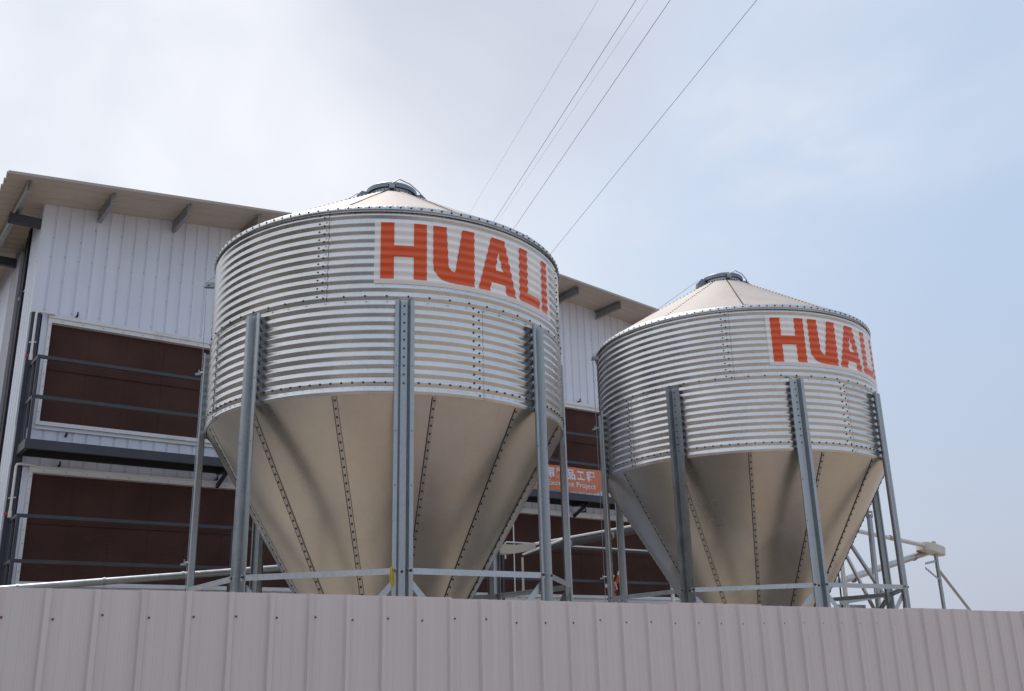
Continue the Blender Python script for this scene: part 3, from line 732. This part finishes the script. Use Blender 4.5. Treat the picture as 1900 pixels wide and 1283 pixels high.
# white water pipes at the left of each pad bank
for zz in (7.03, 4.62):
    mb = MB(); yq = YF-0.10
    mb.tube([(PX0+.02, yq, zz), (2.60, yq, zz), (2.56, yq, zz-.01), (2.55, yq, zz-.04), (2.55, yq, zz-0.78)], 0.019, 10)
    mb.tube([(2.55, yq, zz-.70), (2.55, yq, zz-.80)], .026, 10); mb.bar((2.50, yq, zz-.52), (2.60, yq, zz-.50), .02, .015)
    B(mb, 'drain_pipe', M['pvc'], 40)
    mb = MB(); mb.tube([(2.47, yq-.01, zz-.75), (2.51, yq-.01, zz-.75)], .018, 8); B(mb, 'red_tap', M['red'])
# conduits across the lower pads
yq = 15.30
mb = MB(); mb.tube([(11.24, yq, 2.6), (11.24, yq, 4.45)], .012, 8); B(mb, 'conduit', M['pvc'], 40)
mb = MB(); mb.tube([(11.02, yq-.02, 3.50), (11.02, yq-.02, 3.80), (11.06, yq-.02, 3.815), (14.95, yq-.02, 3.81)], .015, 8); B(mb, 'conduit', M['pvc'], 40)
mb = MB(); mb.tube([(15.35, yq-.05, 0.05), (15.35, yq-.05, 3.55)], .042, 12); B(mb, 'drain_pipe', M['pvc'], 40)
mb = MB(); mb.tube([(10.25, yq, 2.9), (10.25, yq, 3.4)], .03, 10); B(mb, 'conduit', M['pvc'], 40)

# ------------------------------------------------------------------ banner on the upper walkway rail
bx0, bx1, bz0, bz1 = 11.40, 13.62, 4.925, 5.43
ban = thing('banner', 'orange banner with pale Chinese and English lettering hung on the upper walkway rail', 'banner', (bx0, 15.34, 0))
mb = MB(); nx, nz_ = 60, 12
def bsurf(x, z, o=0):
    u = (x-bx0)/(bx1-bx0)
    return (x-bx0, -o+0.012*sin(x*5.1+z*3)+0.006*sin(x*13)-0.01*sin(z*9), z)
for i in range(nx+1):
    for j in range(nz_+1):
        x = bx0+(bx1-bx0)*i/nx; lo = bz0-0.05*(1-i/nx)*0; 
        if x > bx1-0.25: lo += 0.10*((x-bx1+0.25)/0.25)**2
        z = lo+(bz1-lo)*j/nz_; mb.v.append(bsurf(x, z))
for i in range(nx):
    for j in range(nz_): mb.f.append((i*(nz_+1)+j, (i+1)*(nz_+1)+j, (i+1)*(nz_+1)+j+1, i*(nz_+1)+j+1))
cl = mb.build('banner_cloth', M['banner'], ban, 60)
def text(body, x, z, size, width, parent, bold=0.0):
    cu = bpy.data.curves.new('lettering', 'FONT'); cu.body = body; cu.size = size; cu.offset = bold
    o = bpy.data.objects.new('lettering_tmp', cu); C.objects.link(o)
    bpy.context.view_layer.update()
    dg = bpy.context.evaluated_depsgraph_get()
    me = bpy.data.meshes.new_from_object(o.evaluated_get(dg)); bpy.data.objects.remove(o)
    xs = [v.co.x for v in me.vertices]; k = width/(max(xs)-min(xs)); x0 = min(xs)
    bm = bmesh.new(); bm.from_mesh(me)
    q = min(xs)
    while q < max(xs): q += 0.08; bmesh.ops.bisect_plane(bm, geom=bm.verts[:]+bm.edges[:]+bm.faces[:], plane_co=(q, 0, 0), plane_no=(1, 0, 0))
    for v in bm.verts:
        X_ = x+(v.co.x-x0)*k; v.co = Vector(bsurf(X_, z+v.co.y, 0.006))
    bm.to_mesh(me); bm.free(); me.materials.clear(); me.materials.append(M['bantext'])
    return obj('lettering', me, parent)
for i, ch in enumerate('华丽精品工程'): text(ch, 11.84+0.27*i, 5.19, 0.23, 0.225, cl, 0.008)
text(',Build Excellent Project', 11.68, 5.02, 0.15, 1.74, cl, 0.002)['kind'] = 'stuff'
mb = MB()
for x, z in ((bx1-bx0, bz1), (0.0, bz1)): mb.tube([(x, 0, z-0.01), (x+0.01, 0.04, z+0.05)], 0.008, 6)
mb.build('tie', M['pvc'], ban)

# ------------------------------------------------------------------ small stuffed doll on the lower walkway
doll = thing('stuffed_doll', 'small cloth doll in orange red suit with white trim, one arm raised', 'doll', (13.62, 15.24, 2.62))
def skin(name, pts, edges, material, parent):
    me = bpy.data.meshes.new(name); me.from_pydata([q[:3] for q in pts], edges, [])
    me.materials.append(material)
    o = obj(name, me, parent)
    md = o.modifiers.new('skin', 'SKIN'); md.use_smooth_shade = True
    for i, q in enumerate(pts):
        me.skin_vertices[0].data[i].radius = (q[3], q[3])
        me.skin_vertices[0].data[i].use_root = (i == 0)
    sb = o.modifiers.new('sub', 'SUBSURF'); sb.levels = 1; sb.render_levels = 2
    return o
body = [(0, 0, .26, .085), (0, 0, .38, .085), (0, 0, .48, .075), (0, 0, .53, .035), (0, 0, .60, .062),
        (.10, 0, .47, .036), (.16, -.02, .56, .032), (.18, -.03, .66, .028),
        (-.10, 0, .46, .036), (-.17, -.02, .42, .032), (-.11, -.05, .34, .028),
        (.05, 0, .16, .045), (.06, -.01, .02, .036), (-.05, 0, .16, .045), (-.07, -.01, .02, .036)]
skin('body', body, [(0, 1), (1, 2), (2, 3), (3, 4), (2, 5), (5, 6), (6, 7), (2, 8), (8, 9), (9, 10), (0, 11), (11, 12), (0, 13), (13, 14)], M['dollcloth'], doll)
MB().lathe([(0.0, .545), (.045, .55), (.066, .60), (.06, .63), (0, .64)], 16).build('face', M['dollskin'], doll, 60)
MB().lathe([(.068, .615), (.076, .63), (.068, .648)], 16).build('cap_trim', M['dollwhite'], doll, 60)
mb = MB(); mb.tube([(0, 0, .635), (-.01, 0, .68), (-.05, -.01, .71), (-.09, -.02, .69)], [.066, .05, .028, .012], 12); mb.build('cap', M['dollcloth'], doll, 60)
MB().lathe([(.088, .29), (.094, .31), (.088, .33)], 18).build('belt', M['black'], doll, 60)
mb = MB(); mb.tube([(.18, -.03, .65), (.19, -.03, .70), (.20, -.03, .745)], [.030, .026, .010], 8); mb.tube([(-.12, -.05, .345), (-.09, -.06, .31)], [.03, .02], 8)
mb.tube([(.03, -.085, .50), (.07, -.075, .42), (.08, -.08, .36)], .012, 6); mb.tube([(.06, -.045, .2), (.075, -.042, .05)], .012, 6); mb.tube([(-.17, -.05, .46), (-.19, -.05, .40)], .028, 8)
mb.build('white_trim', M['dollwhite'], doll, 60)

# ------------------------------------------------------------------ feed augers and conveyor line
def auger(name, label, pts, r, group, rider=None, m_=None):
    o = thing(name, label, 'conveyor tube', pts[0], 0, group); p0 = Vector(pts[0])
    q = [Vector(p)-p0 for p in pts]
    MB().tube(q, r, 16).build('tube', m_ or M['tube'], o, 50)
    for i in range(1, 40):
        L_ = (q[-1]-q[0]).length; s_ = i*0.9
        if s_ > L_-0.2: break
        c0 = q[0]+(q[-1]-q[0])*(s_/L_); dd = (q[-1]-q[0]).normalized()
        MB().tube([c0-dd*.015, c0+dd*.015], r+.006, 16).build('coupling', M['fittings'], o, 50)
    if rider:
        MB().tube([q[0]+Vector(rider), q[-1]+Vector(rider)], 0.022, 10).build('conduit', M['pvc'], o, 50)
    return o
auger('feed_auger', 'bright low auger tube rising from the left behind the fence towards the nearer silo', [(1.2, 12.0, 2.426), (2.58, 12.0, 2.572), (5.3, 12.0, 2.86), (6.6, 12.0, 3.0)], 0.040, None, m_=M['leg'])
a2 = auger('feed_auger', 'grey conveyor tube with a white pipe on top sloping up between the two silos', [(9.0, 12.0, 3.21), (11.5, 12.0, 3.70), (13.4, 12.0, 4.05)], 0.060, None, rider=(0, -0.02, .085), m_=M['duct'])
mb = MB(); mb.prism([(0, -.05), (.42, 0.02), (.42, .13), (.05, .08), (-.28, .08), (-.34, .0), (-.22, -.05)], lambda u, v: (u-.28, -.11, v), lambda u, v: (u-.28, .11, v)); mb.build('boot_housing', M['cream'], a2)
mb = MB(); mb.tube([(-.12, -.13, -.06), (.5, -.14, .15), (.75, -.14, .24)], .017, 8); mb.build('cable_duct', M['pvc'], a2, 50)
mb = MB(); mb.bar((-.25, 0, -3.19), (-.25, 0, -.04), .05, .05); mb.build('support_post', M['steel'], a2)
mb = MB(); mb.tube([(-.12, -.12, -3.19), (-.12, -.12, -.10)], .018, 8); mb.build('drop_pipe', M['cream'], a2, 50)
mb = MB(); mb.bar((3.7, 0, -3.19), (3.7, 0, .6), .05, .05); mb.build('support_post', M['steel'], a2)
a3 = auger('feed_auger', 'long auger tube climbing right from under the farther silo to the propped cream housing', [(9.3, 9.6, 1.74), (13.2, 9.6, 2.67), (15.95, 9.6, 3.27)], 0.056, None)
a4 = auger('feed_auger', 'thin bright tube sloping down right to the top of the cream housing', [(12.05, 9.75, 3.74), (13.97, 9.6, 3.51), (15.55, 9.45, 3.34)], 0.036, None)
mb = MB(); mb.bar((0.0, 0, 0.0), (-.22, -.6, -.1), .03, .03); mb.build('hanger', M['fittings'], a4)
hd = thing('conveyor_housing', 'cream plastic conveyor corner housing at the upper end of the tubes against the sky', 'housing', (15.75, 9.5, 3.30))
bm = bmesh.new()
outl = []
for i in range(12):
    a = radians(90+180*i/11); outl.append((0.17*cos(a)-0.03, 0.17*sin(a)))
outl += [(0.27, -0.11), (0.32, -0.07), (0.32, 0.07), (0.27, 0.11)]
lo_ = [bm.verts.new((x, y, -0.075)) for x, y in outl]; hi_ = [bm.verts.new((x, y, 0.075)) for x, y in outl]
n = len(outl)
for i in range(n): bm.faces.new((lo_[i], lo_[(i+1) % n], hi_[(i+1) % n], hi_[i]))
bm.faces.new(lo_[::-1]); bm.faces.new(hi_)
bmesh.ops.bevel(bm, geom=[e for e in bm.edges if abs(e.verts[0].co.z-e.verts[1].co.z) < 1e-6], offset=0.014, segments=2, affect='EDGES')
bmesh.ops.recalc_face_normals(bm, faces=bm.faces)
me = bpy.data.meshes.new('housing_shell'); bm.to_mesh(me); bm.free(); me.materials.append(M['cream'])
o = obj('housing_shell', me, hd); o.rotation_euler = (0, radians(10), radians(-12))
mb = MB(); 
for x, y in ((-.1, -.06), (.1, -.02), (.2, .03), (.27, -.03)): mb.bolt((x, y, .076), (0, 0, 1), .014, .01)
o2 = mb.build('housing_bolt', M['bolt'], hd, kind='stuff'); o2.rotation_euler = o.rotation_euler
pst = thing('support_post', 'thin galvanized post propping the cream conveyor housing with a slanting stay', 'post', (15.87, 9.45, 0))
MB().tube([(0, 0, 0.02), (0, 0, 3.42)], .032, 12).build('post', M['leg'], pst, 50)
MB().tube([(-.03, 0, 2.985), (0.80, 0, 2.28), (2.0, 0, 1.26), (3.45, 0, 0.02)], .024, 10).build('stay', M['leg'], pst, 50)
mb = MB(); 
for p0, p1 in (((-.42, -.03, 2.96), (0.02, -.03, 2.86-.12)), ((-.40, -.03, 3.03), (.02, -.03, 3.10))):
    p0 = Vector(p0); p1 = Vector(p1); n = 7
    for i in range(n):
        if i % 1 == 0: mb.bar(p0+(p1-p0)*(i/n), p0+(p1-p0)*((i+.62)/n), .006, .034)
    mb.bar(p0+Vector((0, .004, .014)), p1+Vector((0, .004, .014)), .005, .008); mb.bar(p0+Vector((0, .004, -.014)), p1+Vector((0, .004, -.014)), .005, .008)
mb.build('perforated_strap', M['fittings'], pst)
# stand of stout pipe and struts beside the farther silo
sd = thing('pipe_stand', 'dark upright pipe with slanting struts standing behind the right side of the farther silo', 'pipe stand', (12.2, 8.9, 0))
sx_, sy_ = 12.2, 8.9
def q_(x, y, z): return (x-sx_, y-sy_, z)
mb = MB(); mb.tube([q_(13.64, 9.2, 0.02), q_(13.655, 9.2, 2.28), q_(13.741, 9.2, 3.72)], .043, 14); mb.build('pipe', M['leg'], sd, 50)
mb = MB(); mb.tube([q_(13.739, 9.2, 3.66), q_(13.745, 9.2, 3.76)], .055, 14)
for dx in (-.06, .06): mb.bolt(q_(13.74+dx, 9.14, 3.70), (0, -1, 0), .012, .02)
mb.build('clamp', M['fittings'], sd, 50)
# the struts run on upwards out of sight behind the hopper to the standing pipe's cross bar
mb = MB(); mb.bar(q_(12.62, 9.2, 3.80), q_(13.947, 9.2, 2.35), .045, .045); mb.bar(q_(13.947, 9.2, 2.35), q_(14.02, 9.2, .02), .045, .045); mb.build('strut', M['leg'], sd)
mb = MB(); mb.bar(q_(12.78, 9.27, 3.55), q_(13.66, 9.27, 2.23), .04, .04); mb.bar(q_(13.66, 9.27, 2.23), q_(13.70, 9.27, .02), .04, .04); mb.build('strut', M['hopper'], sd)
mb = MB(); mb.bar(q_(12.60, 9.12, 2.345), q_(13.90, 9.12, 2.49), .012, .075); mb.build('cross_bar', M['leg'], sd)
mb = MB(); mb.bar(q_(12.60, 9.34, 0.02), q_(12.62, 9.34, 3.82), .05, .05); mb.build('back_post', M['leg'], sd)
mb = MB(); mb.tube([q_(12.819, 9.2, .02), q_(12.85, 9.2, 2.95)], .018, 8); mb.tube([q_(12.90, 9.22, .02), q_(12.93, 9.22, 2.95)], .018, 8); mb.build('conduit', M['pvc'], sd, 50)
mb = MB(); mb.tube([q_(12.76, 9.22, .02), q_(12.79, 9.22, 2.9)], .012, 8); mb.build('cable', M['black'], sd, 50)
mb = MB(); mb.box(12.83-sx_, 13.55-sx_, 9.35-sy_, 9.40-sy_, 2.18, 2.33); mb.build('cross_plate', M['fittings'], sd)

# cable loop tied to the girt beside the middle leg of the nearer silo
def silo_pt(cx, cy, a, r, z): d = D(a); v = Vector((d.x*r, d.y*r, z)); v.rotate(Matrix.Rotation(-W, 3, 'Z')); return Vector((cx, cy, 0))+v
lp = silo_pt(4.891, 8.830, 8.45, R+0.095, 2.33)
lt = thing('cable_loop', 'small yellow and green wire loop hanging on the crossbar of the nearer silo', 'wire loop', lp)
for nm, m_, dx, dy in (('yellow_wire', M['yellow'], 0, 0), ('green_wire', M['green'], .006, .006), ('yellow_wire', M['yellow'], .012, -.003)):
    pts = []
    for i in range(17):
        a = 2*pi*i/16; pts.append((0.014*sin(a)+dx+0.012*(1-cos(a))*.5, dy-0.012, 0.045-0.075*(1-cos(a))))
    MB().tube(pts, .0035, 6, cap=False).build(nm, m_, lt, 60)

# ------------------------------------------------------------------ overhead cables
lines = [((9.36, 10.0), (12.02, 17.81), 'wire2', .0028, 'thin pale overhead cable farthest to the left, crossing the sky'),
         ((9.88, 9.65), (12.75, 17.8), 'wire', .0052, 'dark overhead cable second from the left, just left of a faint one'),
         ((10.04, 9.54), (12.83, 17.75), 'wire2', .0028, 'faint pale overhead cable in the middle, close beside a dark one'),
         ((10.35, 9.32), (13.42, 17.89), 'wire', .0052, 'dark overhead cable fourth from the left'),
         ((11.55, 8.51), (15.2, 18.67), 'wire', .0050, 'dark overhead cable farthest to the right, apart from the others')]
for (a, b_, m_, r_, lab) in lines:
    a = Vector((*a, 12.0)); b_ = Vector((*b_, 12.0)); d = (b_-a).normalized()
    p0 = a-d*30; pts = [p0+d*s_-a for s_ in (0, 15, 30, 45, 65, 90)]
    o = MB().tube(pts, r_, 6).build('overhead_cable', M[m_], None, 60); o.location = a
    tag(o, lab, 'cable', 'overhead cables running over the barn')

# ------------------------------------------------------------------ ribbed hoarding fence
FX0, FY0 = 0.97, 4.875
fang = math.atan(-0.0377); PR = 0.2087
fen = thing('hoarding_fence', 'greyish mauve ribbed metal hoarding fence across the whole foreground with rusty screws', 'fence', (FX0, FY0, 0), fang)
def ftop(u): return HC+0.379-0.0060*u+0.0
random.seed(3)
for k in range(-3, 12):      # each sheet covers four ribs; sheet k starts at rib 4k+2
    u0 = (4*k+2)*PR-0.012; mb = MB(); prof = []
    for q in range(4):
        o_ = q*PR
        prof += [(o_+0.0, -0.000), (o_+0.004, -0.0), (o_+0.012, -0.020), (o_+0.034, -0.020), (o_+0.044, 0.0)]
        for mrib in (0.085, 0.135, 0.165)[:]:
            prof += [(o_+mrib, 0.0), (o_+mrib+0.004, -0.0022), (o_+mrib+0.012, -0.0022), (o_+mrib+0.016, 0.0)]
    prof += [(4*PR, 0.0), (4*PR+0.004, 0.0), (4*PR+0.011, -0.019), (4*PR+0.020, -0.019)]
    prof = [(u, v-0.0035*max(0, (u-2.9*PR))/PR) for u, v in prof]
    dz = random.uniform(-0.007, 0.005)
    closed = prof+[(prof[-1][0], 0.003), (0.0, 0.003)] if False else sheet(prof, 0.0008)
    mb.prism(closed, lambda u, v: (u0+u, v, 0.0), lambda u, v: (u0+u, v, ftop(u0+u)+dz))
    mb.build('fence_panel', M['fence'], fen)
mb = MB(); ms = MB()
for i in range(-10, 48):
    u = i*PR+0.042; zz = ftop(u)-0.125+random.uniform(-.012, .012)
    mb.bolt((u, -0.003, zz), (0, -1, 0), 0.0052, 0.005)
    mb.bolt((u, -0.003, 0.35), (0, -1, 0), 0.0062, 0.006)
mb.build('fence_screw', M['screw'], fen, kind='stuff')
for zz in (1.84, 1.1, 0.35):
    mb = MB(); mb.box(-2.2, 10.0, 0.006, 0.046, zz-0.02, zz+0.02)
    if zz > 1.8: mb = MB(); mb.bar((-2.2, .026, ftop(-2.2)-.125), (10.0, .026, ftop(10)-.125), .04, .04)
    mb.build('rail', M['fittings'], fen)
for u in (-2.0, 0.5, 3.0, 5.5, 8.0, 9.9):
    mb = MB(); mb.box(u, u+.05, .048, .098, 0.0, ftop(u)-0.06); mb.build('post', M['fittings'], fen)
